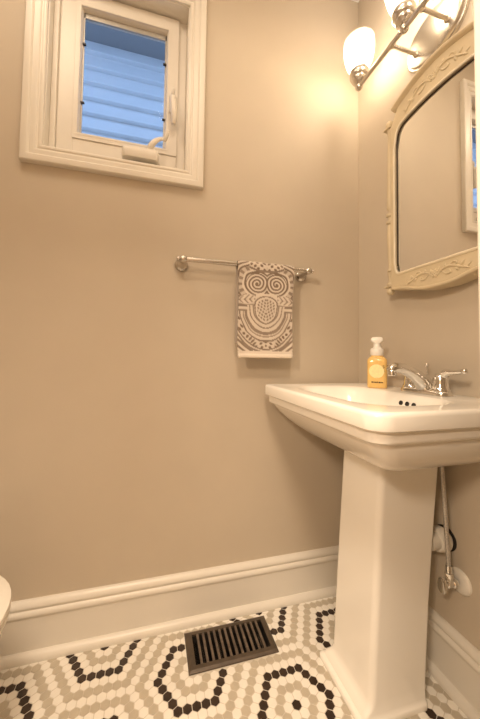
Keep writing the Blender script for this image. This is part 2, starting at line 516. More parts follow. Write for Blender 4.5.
# ------------------------------------------------------------------ neighbour's house outside
nb = thing('neighbor_house', 'neighbouring house wall in pale blue-lit lap siding seen through the small window', 'house', (-1.1, 1.2, -0.6))
bm = bmesh.new()
z = 3.2 - 0.117 * 30
prof = []
while z < 3.26:
    A = [(1.2 - 0.024, z), (1.2 - 0.026, z + 0.003), (1.2 - 0.024, z + 0.008), (1.2 - 0.008, z + 0.085), (1.2 + 0.010, z + 0.105), (1.2 + 0.012, z + 0.117), (1.2 + 0.05, z + 0.117), (1.2 + 0.05, z)]
    VA = [bm.verts.new((-3.4, y, zz)) for y, zz in A]; VB = [bm.verts.new((1.6, y, zz)) for y, zz in A]
    for k in range(8):
        bm.faces.new((VA[k], VA[(k + 1) % 8], VB[(k + 1) % 8], VB[k]))
    z += 0.117
obj('siding', bm, M_SIDING, nb)
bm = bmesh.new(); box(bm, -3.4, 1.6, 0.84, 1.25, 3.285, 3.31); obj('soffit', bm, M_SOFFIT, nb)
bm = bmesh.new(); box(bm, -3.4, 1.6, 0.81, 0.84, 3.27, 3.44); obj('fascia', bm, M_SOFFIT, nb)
bm = bmesh.new(); box(bm, -3.4, 1.6, 0.14, 2.2, -0.66, -0.6); struct(obj('ground', bm, M_GROUND))

# ------------------------------------------------------------------ pedestal sink
SX, SY0, SY1, SZ = -0.470, -0.657, -0.050, 0.872
sink = thing('pedestal_sink', 'white porcelain pedestal sink with stepped rim against the right wall', 'sink', (-0.2, -0.355, 0))
rf = (0.046, 0.006, 0.006, 0.018)     # corner radii: near-front, near-back, far-back, far-front
def outline(i, z, fb=0.0):
    k = tuple(max(0.004, r - i * 0.4) for r in rf)
    return rrect(SX + i, -0.003 - min(i, 0.0) - fb, SY0 + i, SY1 - i, z, k)
rings = []
cx0, cx1, cy0, cy1 = -0.268, -0.060, -0.4420, -0.2620    # top of the column
zb, zt = 0.677, 0.800
inset0 = 0.026
base_i = (SX + inset0, -0.003, SY0 + inset0, SY1 - inset0)
hull = []
NH = 14
for k in range(NH + 1):
    t = k / NH
    lin_ = t
    ins = 0.62 * lin_ + 0.38 * (1 - math.cos(t * PI / 2))
    zz = zt + (zb - zt) * (0.62 * lin_ + 0.38 * math.sin(t * PI / 2))
    x0 = base_i[0] + (cx0 - 0.004 - base_i[0]) * ins; x1 = base_i[1] + (cx1 - base_i[1]) * ins
    insy = ins ** 1.55
    y0 = base_i[2] + (cy0 - 0.004 - base_i[2]) * insy; y1 = base_i[3] + (cy1 + 0.004 - base_i[3]) * insy
    rr = 0.045 * (1 - t) + 0.03 * t
    hull.append(rrect(x0, x1, y0, y1, zz, (rr, 0.006, 0.006, 0.02 + 0.01 * t)))
hull.reverse()
rings += hull
rings += [outline(0.0255, 0.8015), outline(0.017, 0.8035), outline(0.0135, 0.807), outline(0.0125, 0.812), outline(0.0125, 0.827), outline(0.0115, 0.8300),
          outline(0.004, 0.8320), outline(0.001, 0.8345), outline(0.0, 0.839), outline(0.0, 0.862), outline(0.001, 0.867), outline(0.004, 0.8705), outline(0.010, 0.872),
          outline(0.016, 0.872)]
# deck and bowl
def inner(i, z, r):
    return rrect(-0.400 + i, -0.138 - i * 0.55, -0.575 + i, -0.145 - i, z, (r, r * 0.8, r * 0.8, r))
rings += [outline(0.026, 0.872, 0.012), inner(-0.014, 0.8717, 0.10), inner(-0.005, 0.8700, 0.10), inner(0.004, 0.8660, 0.10), inner(0.011, 0.859, 0.10), inner(0.018, 0.849, 0.10), inner(0.027, 0.828, 0.10),
          inner(0.042, 0.794, 0.095), inner(0.066, 0.767, 0.08), inner(0.095, 0.753, 0.045), inner(0.120, 0.749, 0.02)]
bm = bmesh.new(); loft(bm, rings)
obj('basin', bm, M_PORC, sink, True, 35)
# overflow holes on the back slope of the bowl
for dy in (-0.0235, 0.0, 0.0235):
    bm = bmesh.new()
    lathe(bm, [(0.0, 0.0), (0.0062, 0.0), (0.0068, 0.0012), (0.0066, -0.004)], 20, frame_to((-0.1505, -0.4120 + dy, 0.8435), (-1, 0, 0.33)), False)
    obj('overflow_hole', bm, M_CLIP_SHADE, sink, True, None, label='small dark overflow hole')
bm = bmesh.new(); lathe(bm, [(0.0, 0.004), (0.016, 0.004), (0.020, 0.002), (0.022, 0.0)], 28, Matrix.Translation((-0.24, -0.365, 0.7485))); obj('drain_stopper', bm, M_CHROME, sink, True, 40, label='chrome drain stopper')
# pedestal column
def colr(x0, x1, y0, y1, z, r=0.016):
    return rrect(x0, x1, y0, y1, z, (r, 0.012, 0.012, r))
rings = [colr(-0.338, -0.118, -0.448, -0.235, 0.0, 0.010), colr(-0.339, -0.118, -0.4485, -0.234, 0.004, 0.012), colr(-0.339, -0.118, -0.4485, -0.234, 0.012, 0.012),
         colr(-0.336, -0.118, -0.4465, -0.237, 0.016, 0.012), colr(-0.327, -0.118, -0.443, -0.243, 0.020, 0.012), colr(-0.324, -0.118, -0.442, -0.245, 0.028, 0.013),
         colr(-0.314, -0.117, -0.441, -0.251, 0.036, 0.015), colr(-0.307, -0.117, -0.440, -0.254, 0.046, 0.017), colr(-0.303, -0.116, -0.4395, -0.255, 0.058, 0.018),
         colr(-0.3005, -0.113, -0.4395, -0.255, 0.11, 0.018), colr(-0.291, -0.102, -0.440, -0.2555, 0.28, 0.018), colr(-0.280, -0.083, -0.441, -0.258, 0.48, 0.018), colr(-0.270, -0.064, -0.442, -0.261, 0.66, 0.018),
         colr(-0.268, -0.060, -0.442, -0.262, 0.685, 0.018)]
bm = bmesh.new(); loft(bm, rings)
obj('pedestal', bm, M_PORC, sink, True, 40)

# ------------------------------------------------------------------ faucet
FX, FY, FZ = -0.066, -0.398, 0.8722
fau = thing('faucet', 'chrome two-handle faucet on the back deck of the pedestal sink', 'faucet', (FX, FY, FZ))
bm = bmesh.new()
def oval(i, z):
    return rrect(FX - 0.028 + i, FX + 0.028 - i, FY - 0.083 + i, FY + 0.083 - i, z, (0.026 - i * 0.9,) * 4)
loft(bm, [oval(0, FZ), oval(0, FZ + 0.007), oval(0.002, FZ + 0.011), oval(0.006, FZ + 0.014), oval(0.010, FZ + 0.015)])
obj('base_plate', bm, M_CHROME, fau, True, 50)
bm = bmesh.new()
tube(bm, [(FX + 0.008, FY, FZ + 0.006), (FX - 0.004, FY, FZ + 0.026), (FX - 0.026, FY, FZ + 0.046), (FX - 0.056, FY, FZ + 0.065), (FX - 0.088, FY, FZ + 0.0765), (FX - 0.116, FY, FZ + 0.078), (FX - 0.131, FY, FZ + 0.070)],
     [0.029, 0.027, 0.0225, 0.0185, 0.0165, 0.016, 0.0135], 20, 6)
obj('spout', bm, M_CHROME, fau, True, None)
bm = bmesh.new(); lathe(bm, [(0.0, 0.0), (0.0105, 0.0), (0.0125, 0.002), (0.0125, 0.014), (0.011, 0.018)], 24, Matrix.Translation((FX - 0.126, FY, FZ + 0.055))); obj('aerator', bm, M_CHROME, fau, True, 40)
for s in (-1, 1):
    hy = FY + s * 0.052
    bm = bmesh.new()
    lathe(bm, [(0.026, 0.012), (0.0265, 0.018), (0.0245, 0.021), (0.0225, 0.024), (0.0215, 0.040), (0.020, 0.052), (0.0165, 0.060), (0.010, 0.064), (0.0, 0.065)], 28, Matrix.Translation((FX, hy, FZ)))
    h = obj('handle', bm, M_CHROME, fau, True, 50)
    bm = bmesh.new()
    tube(bm, [(FX + 0.002, hy + s * 0.002, FZ + 0.052), (FX - 0.002, hy + s * 0.018, FZ + 0.066), (FX - 0.006, hy + s * 0.040, FZ + 0.0705), (FX - 0.010, hy + s * 0.062, FZ + 0.0715), (FX - 0.013, hy + s * 0.078, FZ + 0.0745)],
         [0.0155, 0.0115, 0.0080, 0.0066, 0.0068], 14, 5)
    lathe(bm, [(0.0, -0.0075), (0.006, -0.006), (0.0082, 0.0), (0.006, 0.006), (0.0, 0.0075)], 16, frame_to((FX - 0.0135, hy + s * 0.081, FZ + 0.0755), (0, s, 0.3)))
    obj('lever', bm, M_CHROME, h, True, None)
bm = bmesh.new()
RX, RY = FX + 0.028, FY + 0.018
lathe(bm, [(0.0035, 0.001), (0.0019, 0.02), (0.0017, 0.078), (0.0018, 0.080), (0.0050, 0.083), (0.0066, 0.0875), (0.0050, 0.092), (0.0, 0.094)], 16, Matrix.Translation((RX, RY, FZ)))
obj('lift_rod', bm, M_CHROME, fau, True, 60)

# ------------------------------------------------------------------ soap bottle
BX, BY, BZ = -0.098, -0.2270, 0.8722
soap = thing('soap_dispenser', 'amber liquid soap bottle with white foaming pump on the sink deck', 'soap bottle', (BX, BY, BZ))
soap.rotation_euler = (0, 0, math.atan2(CAM.y - BY, CAM.x - BX) + PI / 2)
SM = Matrix.Translation((BX, BY, BZ)) @ soap.rotation_euler.to_matrix().to_4x4()
def sq(hw, z, r):
    return [SM @ v for v in rrect(-hw, hw, -hw, hw, z, (r,) * 4, 6)]
bm = bmesh.new()
loft(bm, [sq(0.029, 0.0, 0.012), sq(0.032, 0.003, 0.013), sq(0.0325, 0.010, 0.013), sq(0.0325, 0.092, 0.013), sq(0.031, 0.102, 0.014), sq(0.026, 0.109, 0.015), sq(0.021, 0.112, 0.018), sq(0.0205, 0.118, 0.0195)])
obj('bottle', bm, M_SOAP, soap, True, 50)
bm = bmesh.new()
lathe(bm, [(0.0, 0.0), (0.0245, 0.0), (0.0245, 0.0006), (0.0, 0.0008)], 36, SM @ Matrix.Translation((-0.002, -0.0326, 0.060)) @ Matrix.Rotation(PI / 2, 4, 'X'), False)
lb = obj('label_disc', bm, M_PAPER, soap, label='round pale yellow paper label')
bm = bmesh.new()
for i, (x, w) in enumerate(((-0.0185, 0.005), (-0.012, 0.004), (-0.0065, 0.005), (0.000, 0.003), (0.005, 0.006), (0.0125, 0.006))):
    box(bm, x, x + w, -0.0334, -0.0325, 0.0185 + 0.0006 * (i % 2), 0.0235 - 0.0004 * (i % 3))
bm.transform(SM)
obj('print', bm, M_INK, soap, label='dark line of print at the bottle foot')
bm = bmesh.new()   # small leaf mark at the label's upper right
for i in range(5):
    z = 0.078 - i * 0.005; x = 0.0205 + 0.0012 * math.sin(i * 2.1)
    box(bm, x - 0.0028, x + 0.0028, -0.0332, -0.0325, z, z + 0.0032)
bm.transform(SM)
obj('leaf_print', bm, mat('olive_ink', (0.28, 0.19, 0.04), 0.6, noise=0.1), soap)
bm = bmesh.new()
lathe(bm, [(0.0215, 0.116), (0.0225, 0.118), (0.0225, 0.136), (0.0205, 0.141), (0.0145, 0.144), (0.0120, 0.147), (0.0115, 0.160), (0.0115, 0.164)], 28, SM)
obj('pump_collar', bm, M_SOAPLID, soap, True, 45)
bm = bmesh.new()
pr = [[SM @ v for v in rrect(-w0, w1, -d, d, z, (0.006, 0.006, 0.006, 0.006), 5)] for w0, w1, d, z in ((0.012, 0.012, 0.012, 0.162), (0.018, 0.017, 0.012, 0.166), (0.021, 0.0205, 0.012, 0.171), (0.021, 0.021, 0.012, 0.177), (0.017, 0.017, 0.010, 0.182), (0.010, 0.010, 0.007, 0.184))]
loft(bm, pr)
obj('pump_head', bm, M_SOAPLID, soap, True, 50)

# ------------------------------------------------------------------ towel bar and towel
BZ_, BYY = 1.3255, -0.070
bar = thing('towel_bar', 'brushed nickel towel bar mounted on the back wall beneath the window', 'towel bar', (-0.54, 0, 1.312))
bm = bmesh.new(); tube(bm, [(-0.792, BYY, BZ_), (-0.288, BYY, BZ_)], 0.0092, 16); obj('rail', bm, M_NICKEL, bar, True, 60)
for px_, s in ((-0.793, -1), (-0.291, 1)):
    bm = bmesh.new()
    lathe(bm, [(0.0245, 0.0), (0.0255, 0.004), (0.0235, 0.009), (0.0185, 0.0125), (0.0165, 0.016), (0.0155, 0.020), (0.0115, 0.030), (0.0100, 0.044), (0.0108, 0.058), (0.0125, 0.066)], 28, frame_to((px_, -0.0005, BZ_ - 0.004), (0, -1, 0.06)))
    p = obj('post', bm, M_NICKEL, bar, True, 50)
    bm = bmesh.new()
    lathe(bm, [(0.0, -0.016), (0.009, -0.014), (0.0125, -0.007), (0.0135, 0.0), (0.0125, 0.007), (0.009, 0.011), (0.0065, 0.013), (0.008, 0.015), (0.0085, 0.018), (0.006, 0.022), (0.0, 0.0235)], 24, frame_to((px_, BYY, BZ_), (s, 0, 0)))
    obj('finial', bm, M_NICKEL, p, True, 60)

# towel: dense folded cloth whose woven pattern is a colour attribute
def smooth(e0, e1, x):
    t = min(1, max(0, (x - e0) / (e1 - e0))); return t * t * (3 - 2 * t)
def towel_pat(u, v):
    """u in -1..1 across (mirrored), v in 0 (top)..1 (hem). 1 = dark figure, 0 = pale ground"""
    X = abs(u) * 1.0 + 0.012 * math.sin(v * 40); Y = v * 3.64
    def band(d, w, s=0.030): return 1 - smooth(w - s, w + s, abs(d))
    if Y > 3.42: return 0.0
    wob = 0.02 * math.sin(X * 9 + Y * 7)
    dots = smooth(0.0, 0.45, math.sin(X * 27 + 3 * math.sin(Y * 5)) * math.sin(Y * 25 + 2 * math.sin(X * 6)))
    # spirals
    dx, dy = X - 0.345, Y - 0.93
    r = math.hypot(dx, dy); th = math.atan2(dy, dx)
    if r < 0.40:
        ph = (r / 0.122 - th / (2 * PI) + 0.15) % 1.0
        d = 1 - smooth(0.20, 0.31, abs(ph - 0.5))
        return max(d, 1 - smooth(0.03, 0.06, r))
    # medallion under the spirals
    mx = X / 0.40; my = (Y - 1.90) / 0.50
    mr = math.hypot(mx * (1.0 + 0.22 * my), my)
    if mr < 1.06:
        if mr > 0.96: return 0.9
        if mr > 0.84: return 0.05
        pet = smooth(-0.1, 0.4, math.sin(X * 46 + Y * 19) * math.cos(Y * 31 - X * 11))
        return max(0.18, 0.9 * pet)
    # field above and around the spirals
    if Y < 1.28 + 0.10 * X:
        q = math.hypot(X - 0.345, Y - 0.93)
        if X < 0.62 and Y < 0.50 - 0.35 * X * X:
            if Y > 0.42 - 0.35 * X * X: return 0.9
            return dots
        k = (q + wob - 0.40) / 0.150
        ph = k % 1.0
        if int(k) == 1:                     # beaded ring
            return 0.25 + 0.6 * smooth(-0.2, 0.4, math.sin(th * 17))
        return 1 - smooth(0.16, 0.30, abs(ph - 0.30))
    # leaves at the sides
    if Y < 1.74 and X > 0.40:
        c = Y - 1.52 - 0.10 * (X - 0.62)
        edge = 0.16 * max(0.0, 1 - ((X - 0.68) / 0.34) ** 2) ** 0.8
        if abs(c) < edge:
            return 0.75 * smooth(0.1, 0.7, math.sin(X * 34 + abs(c) * 30)) + 0.2 * band(c, 0.02)
        return 0.85 * smooth(0.0, 0.05, abs(c) - edge) * (1 - 0.8 * band(Y - 1.66, 0.035))
    # nested U curves of the shield
    d = math.hypot(X, max(0.0, Y - 1.75) * 0.74) + 0.4 * wob
    if X > 0.70 and Y < 1.98:
        return max(band(Y - 1.77, 0.035), band(Y - 1.94, 0.03), 0.0)
    if d < 0.50: return 0.9 * band(d - 0.47, 0.03)
    if d < 0.585: return 0.1
    if d < 0.625: return 0.85
    if d < 0.72: return 0.08
    if d < 0.80: return 0.85
    if d < 0.83: return 0.15
    if d < 0.865: return 0.75
    if d < 0.94: return 0.08
    if d < 0.985: return 0.9
    if d < 1.165: return max(0.12, dots)
    if d < 1.205: return 0.9
    if d < 1.245: return 0.1
    if d < 1.30: return 0.85
    return 0.9 * smooth(-0.2, 0.3, math.sin((X * 0.8 + Y) * 30))
TX0, TX1 = -0.5895, -0.3640
NU, NV = 130, 230
bm = bmesh.new()
layer = bm.loops.layers.float_color.new('weave')
tr = 0.0150
front_len, back_len = 0.350, 0.30
s_total = front_len + PI * tr + back_len
grid = []
cols = {}
for j in range(NV + 1):
    s = s_total * (1 - j / NV)      # from back hem (j=0) over the bar to front hem
    row = []
    fs = s_total - s                # distance from back hem
    for i in range(NU + 1):
        u = -1 + 2 * i / NU
        x = TX0 + (TX1 - TX0) * i / NU
        if fs < back_len:
            y = BYY + tr; z = BZ_ - (back_len - fs); nrm = Vector((0, 1, 0)); v = None
        elif fs < back_len + PI * tr:
            a = (fs - back_len) / tr
            y = BYY + tr * math.cos(a); z = BZ_ + tr * math.sin(a); nrm = Vector((0, math.cos(a), math.sin(a)))
            v = max(0.0, (fs - back_len - PI * tr * 0.5)) / (front_len + PI * tr * 0.5) if a > PI / 2 else None
        else:
            y = BYY - tr; z = BZ_ - (fs - back_len - PI * tr); nrm = Vector((0, -1, 0))
            v = (fs - back_len - PI * tr * 0.5) / (front_len + PI * tr * 0.5)
        d = towel_pat(u, v) if v is not None else (0.5 if fs < back_len - 0.01 else 0.3)
        hang = 0 if v is None else v
        taper = 1 - 0.030 * hang
        xc = -0.4765
        x = xc + (x - xc) * taper + 0.002 * math.sin(hang * 7 + u)
        wav = 0.0022 * math.sin(u * 4.0 + 0.6) * hang + 0.0012 * math.sin(u * 9 + hang * 6) * hang
        off = wav - 0.0016 * d + random.uniform(-0.0005, 0.0005)
        if v is not None and v > 0.955: off += 0.0018
        vert = bm.verts.new(Vector((x, y, z)) + nrm * off)
        cols[vert] = d
        row.append(vert)
    grid.append(row)
for j in range(NV):
    for i in range(NU):
        f = bm.faces.new((grid[j][i], grid[j][i + 1], grid[j + 1][i + 1], grid[j + 1][i]))
        for l in f.loops:
            d = cols[l.vert]
            l[layer] = (d, d, d, 1)
M_TOWEL = mat('jacquard_terry', (0.7, 0.6, 0.5), 0.95, bump=0.5, bscale=900, spec=0.1)
nt = M_TOWEL.node_tree
at = nt.nodes.new('ShaderNodeAttribute'); at.attribute_name = 'weave'
rp = nt.nodes.new('ShaderNodeValToRGB')
rp.color_ramp.elements[0].color = (0.63, 0.56, 0.49, 1); rp.color_ramp.elements[1].color = (0.205, 0.155, 0.118, 1)
nt.links.new(at.outputs['Fac'], rp.inputs['Fac'])
nt.links.new(rp.outputs['Color'], nt.nodes['Principled BSDF'].inputs['Base Color'])
tw = obj('hand_towel', bm, M_TOWEL, None, True, None)
so = tw.modifiers.new('thickness', 'SOLIDIFY'); so.thickness = 0.004; so.offset = -1
tag(tw, 'cream and brown scroll-patterned hand towel folded over the towel bar', 'towel')
bm = bmesh.new()
hz = BZ_ - front_len
for k in range(1):
    pts = [(-0.4765 + (TX0 - -0.4765) * 0.97 + 0.219 * i / 20, BYY - tr - 0.0035 - 0.0022 * math.sin((-1 + 0.1 * i) * 4.0 + 0.6), hz + 0.005) for i in range(21)]
    tube(bm, pts, 0.0075, 10, 0, 0.45, (0, 1, 0))
hem = obj('hem', bm, mat('cream_hem', (0.72, 0.65, 0.57), 0.9, bump=0.4, bscale=900, spec=0.1), tw, True, None, label='plain cream hem')

# ------------------------------------------------------------------ mirror
MYC = -0.430
mir = thing('wall_mirror', 'cream carved wooden mirror with turned posts hanging above the sink', 'mirror', (0, MYC, 1.21))
GH = 0.155                       # half width of the glass
XF = -0.058                      # front plane of frame
def arch(z0, z1, y, p=2.0):      # z1 at centre, z0 at +-GH
    return z1 + (z0 - z1) * min(1, abs(y / GH)) ** p
def glass_top(y):
    a = abs(y)
    z = arch(1.808, 1.826, y)
    c = 0.034
    if a > GH - c:
        t = (a - (GH - c)) / c
        z -= 0.050 * (1 - math.sqrt(max(0, 1 - t * t)))
    return z
def glass_bot(y):
    a = abs(y); c = 0.018; z = 1.283
    if a > GH - c:
        t = (a - (GH - c)) / c
        z += 0.018 * (1 - math.sqrt(max(0, 1 - t * t)))
    return z
def strip(bm, ys, zlo, zhi, x0, x1):
    """solid plate between zlo(y) and zhi(y), front at x1 back at x0"""
    R = []
    for y in ys:
        R.append([bm.verts.new((x, MYC + y, z)) for x, z in ((x1, zlo(y)), (x1, zhi(y)), (x0, zhi(y)), (x0, zlo(y)))])
    for a, b in zip(R, R[1:]):
        for k in range(4):
            bm.faces.new((a[k], a[(k + 1) % 4], b[(k + 1) % 4], b[k]))
    bm.faces.new(R[0]); bm.faces.new(R[-1])
EH = 0.1765                       # frame plate half width
ys = [-GH + 2 * GH * i / 64 for i in range(65)]
def crest_top(y): return 1.930 + (1.892 - 1.930) * (abs(y) / 0.158) ** 1.8
def frame_top(y):
    a = abs(y)
    if a <= 0.142: return crest_top(a) - 0.006
    t = (a - 0.142) / (EH - 0.142)
    return (crest_top(0.142) - 0.006) + (1.838 - crest_top(0.142)) * min(1, t) ** 0.7
yw = sorted(set([-EH + 2 * EH * i / 80 for i in range(81)]))
bm = bmesh.new()
def gt(y): return glass_top(max(-GH, min(GH, y)))
strip(bm, yw, gt, frame_top, -0.004, XF); obj('top_rail', bm, M_CREAM, mir)
def apron_bot(y):
    a = abs(y)
    return 1.2015 + 0.0215 * smooth(0.02, 0.150, a) ** 1.2 + 0.004 * smooth(0.145, 0.175, a)
def gb(y): return glass_bot(max(-GH, min(GH, y)))
bm = bmesh.new(); strip(bm, yw, apron_bot, gb, -0.004, XF); obj('bottom_rail', bm, M_CREAM, mir)
for s in (-1, 1):
    bm = bmesh.new()
    a, b = sorted((MYC + s * GH, MYC + s * EH))
    box(bm, XF, -0.004, a, b, gb(GH) - 0.0005, gt(GH) + 0.0005); obj('stile', bm, M_CREAM, mir)
# raised bead round the glass, coloured paler for the light it catches
path = [(XF, MYC + y, glass_top(y) + 0.004) for y in ys]
path += [(XF, MYC + GH + 0.004, 1.74 - 0.02 * k) for k in range(22)]
path += [(XF, MYC + y, glass_bot(y) - 0.004) for y in reversed(ys)]
path += [(XF, MYC - GH - 0.004, 1.32 + 0.02 * k) for k in range(22)]
path.append(path[0])
bm = bmesh.new(); tube(bm, path, 0.0046, 10); obj('bead', bm, M_BEAD_LIT, mir, True, None)
path = [(XF + 0.006, MYC + y * 0.995, glass_top(y) - 0.0022) for y in ys]
path = [(XF + 0.006, MYC - GH + 0.0018, 1.29 + 0.022 * k) for k in range(21)] + path + [(XF + 0.006, MYC + GH - 0.0018, 1.75 - 0.022 * k) for k in range(21)]
bm = bmesh.new(); tube(bm, path, 0.0013, 8); obj('rebate_shade', bm, mat('rebate_shade_brown', (0.06, 0.035, 0.02), 0.6, noise=0.2), mir, True, None, label='dark strip coloured as shade in the gap round the glass')  # dark tube painting in the shade of the recess
# glass
bm = bmesh.new()
top = [bm.verts.new((-0.0505, MYC + y, glass_top(y) + 0.002)) for y in ys]
bot = [bm.verts.new((-0.0505, MYC + y, glass_bot(y) - 0.002)) for y in ys]
for i in range(64):
    bm.faces.new((top[i], top[i + 1], bot[i + 1], bot[i]))
ext = bmesh.ops.extrude_face_region(bm, geom=bm.faces[:])
bmesh.ops.translate(bm, verts=[v for v in ext['geom'] if isinstance(v, bmesh.types.BMVert)], vec=(0.004, 0, 0))
obj('mirror_glass', bm, M_MIRROR, mir, label='silvered mirror glass')
# crest moulding following the arch
yc = [-0.158 + 0.316 * i / 40 for i in range(41)]
bm = bmesh.new()
prof = [(-0.004, 0.000), (-0.060, 0.000), (-0.064, 0.002), (-0.070, 0.004), (-0.073, 0.008), (-0.073, 0.012), (-0.069, 0.014), (-0.004, 0.014)]
R = []
for y in yc:
    zb_ = crest_top(y) - 0.012
    R.append([(x, MYC + y, zb_ + dz) for x, dz in prof])
loft(bm, R); obj('crest_moulding', bm, M_CREAM, mir, True, 30)
# apron lower lip
bm = bmesh.new()
tube(bm, [(XF - 0.001, MYC + y, apron_bot(y) + 0.004) for y in [-0.167 + 0.334 * i / 50 for i in range(51)]], 0.0055, 10); obj('apron_bead', bm, M_CREAM, mir, True, None)
# turned posts
for s in (-1, 1):
    py = MYC + s * 0.1945
    MP = Matrix.Translation((-0.044, py, 0))
    bm = bmesh.new()
    lathe(bm, [(0.0085, 1.246), (0.0130, 1.249), (0.0130, 1.256), (0.0075, 1.259), (0.0072, 1.285), (0.0110, 1.290), (0.0110, 1.296), (0.0062, 1.299), (0.0110, 1.302), (0.0110, 1.308), (0.0066, 1.312),
               (0.0075, 1.33), (0.0100, 1.38), (0.0112, 1.44), (0.0092, 1.472), (0.0068, 1.478), (0.0130, 1.483), (0.0130, 1.491), (0.0068, 1.495), (0.0068, 1.506), (0.0130, 1.510), (0.0130, 1.519), (0.0066, 1.523),
               (0.0066, 1.532), (0.0115, 1.538), (0.0112, 1.56), (0.0098, 1.65), (0.0078, 1.76), (0.0068, 1.825), (0.0092, 1.831), (0.0085, 1.838), (0.0105, 1.843)], 24, MP)
    p = obj('post', bm, M_CREAM, mir, True, 50)
    bm = bmesh.new(); box(bm, -0.060, -0.026, py - 0.0165, py + 0.0165, 1.842, 1.849, 0.002); obj('post_cap', bm, M_CREAM, p)
    bm = bmesh.new(); lathe(bm, [(0.007, 1.848), (0.008, 1.852), (0.0125, 1.857), (0.0140, 1.863), (0.0125, 1.869), (0.008, 1.874), (0.0, 1.876)], 24, MP); obj('finial', bm, M_CREAM, p, True, 50)
    bm = bmesh.new(); box(bm, -0.060, -0.026, py - 0.0165, py + 0.0165, 1.240, 1.2465, 0.002); obj('post_foot', bm, M_CREAM, p)
    bm = bmesh.new(); lathe(bm, [(0.0, 1.2135), (0.008, 1.2155), (0.0125, 1.221), (0.0135, 1.227), (0.0115, 1.234), (0.007, 1.2385), (0.007, 1.2405)], 24, MP); obj('drop_ball', bm, M_CREAM, p, True, 50)
# carved scrolls on crest and apron
def carving(name, zc, sc, bend):
    bm = bmesh.new()
    for s in (-1, 1):
        def Q(a, b):
            return (XF - 0.0006, MYC + s * a * sc, zc + b * sc + bend * (a * sc) ** 2)
        tube(bm, [Q(0.004, -0.012), Q(0.02, 0.004), Q(0.045, 0.010), Q(0.070, 0.000), Q(0.090, -0.008), Q(0.105, 0.0)], [0.002, 0.0036, 0.0040, 0.0036, 0.003, 0.0016], 8, 4)
        tube(bm, [Q(0.045, 0.010), Q(0.056, 0.018), Q(0.066, 0.012), Q(0.060, 0.006)], [0.002, 0.003, 0.003, 0.002], 8, 4)
        tube(bm, [Q(0.020, 0.003), Q(0.034, -0.010), Q(0.048, -0.009), Q(0.044, -0.002)], [0.002, 0.003, 0.003, 0.002], 8, 4)
        for (a, b, c, d) in ((0.075, -0.002, 0.086, 0.012), (0.086, -0.006, 0.100, -0.015), (0.030, 0.008, 0.034, 0.020), (0.064, 0.002, 0.070, -0.013), (0.012, -0.002, 0.014, 0.016)):
            tube(bm, [Q(a, b), Q((a + c) / 2, (b + d) / 2), Q(c, d)], [0.0014, 0.0042, 0.0008], 8, 4)
    for k in range(7):
        an = 2 * PI * k / 7
        c0 = Vector((XF - 0.0006, MYC, zc))
        dv = Vector((0, math.cos(an), math.sin(an)))
        tube(bm, [c0 + dv * 0.002, c0 + dv * 0.008 * sc, c0 + dv * 0.014 * sc], [0.002, 0.0042, 0.0008], 8, 4)
    lathe(bm, [(0.005, 0.0), (0.004, 0.003), (0.0, 0.0045)], 14, frame_to((XF, MYC, zc), (-1, 0, 0)))
    obj(name, bm, M_CREAM, mir, True, None)
carving('crest_carving', 1.874, 1.10, -1.6)
carving('apron_carving', 1.243, 1.05, 0.4)

# ------------------------------------------------------------------ vanity light
LX, LZ = -0.130, 2.050
vl = thing('vanity_light', 'brushed nickel three-globe vanity light bar lit above the mirror', 'light', (0, -0.392, 2.063))
bm = bmesh.new()
def ell(i, x):
    return [Vector((x, -0.395 + (0.112 - i) * math.cos(2 * PI * k / 56), 2.066 + (0.088 - i) * math.sin(2 * PI * k / 56))) for k in range(56)]
loft(bm, [ell(0, -0.0005), ell(0, -0.007), ell(0.002, -0.010), ell(0.006, -0.0115), ell(0.008, -0.0115), ell(0.010, -0.017), ell(0.013, -0.0205), ell(0.020, -0.022), ell(0.040, -0.0235), ell(0.07, -0.024)])
obj('backplate', bm, M_NICKEL, vl, True, 35)
bm = bmesh.new(); tube(bm, [(LX, -0.172, LZ), (LX, -0.612, LZ)], 0.0080, 14); obj('crossbar', bm, M_NICKEL, vl, True, 60)
for y in (-0.337, -0.453):
    bm = bmesh.new()
    lathe(bm, [(0.010, 0.0), (0.011, 0.004), (0.0085, 0.007), (0.0066, 0.011), (0.0062, 0.092), (0.009, 0.097), (0.0105, 0.102), (0.0105, 0.112)], 18, frame_to((-0.022, y, LZ - 0.002), (-1, 0, 0.02)))
    obj('arm', bm, M_NICKEL, vl, True, 50)
lamp_objs = []
for k, y in enumerate((-0.172, -0.392, -0.612)):
    bm = bmesh.new()
    LM = Matrix.Translation((LX, y, LZ))
    lathe(bm, [(0.0, -0.0150), (0.008, -0.013), (0.0140, -0.006), (0.0150, 0.0), (0.0140, 0.006), (0.010, 0.010), (0.009, 0.014), (0.014, 0.017), (0.024, 0.020), (0.0275, 0.024), (0.0275, 0.032), (0.0325, 0.035), (0.0350, 0.039), (0.0350, 0.060), (0.0335, 0.062), (0.0, 0.058)], 28, LM)
    s = obj('socket_cup', bm, M_NICKEL, vl, True, 45)
    bm = bmesh.new()
    lathe(bm, [(0.029, 0.060), (0.037, 0.070), (0.047, 0.092), (0.0545, 0.120), (0.0580, 0.146), (0.0580, 0.168), (0.0565, 0.184), (0.0550, 0.184), (0.0562, 0.168), (0.0563, 0.146), (0.0528, 0.120), (0.0455, 0.093), (0.036, 0.0715), (0.029, 0.0625)], 40, LM, False)
    obj('glass_shade', bm, M_SHADE, s, True, None, label='glowing bell-shaped glass shade')
    bm = bmesh.new()
    lathe(bm, [(0.012, 0.060), (0.013, 0.078), (0.020, 0.095), (0.028, 0.115), (0.030, 0.130), (0.027, 0.145), (0.017, 0.157), (0.0, 0.161)], 24, LM)
    obj('bulb', bm, M_BULB, s, True, None, label='lit bulb')

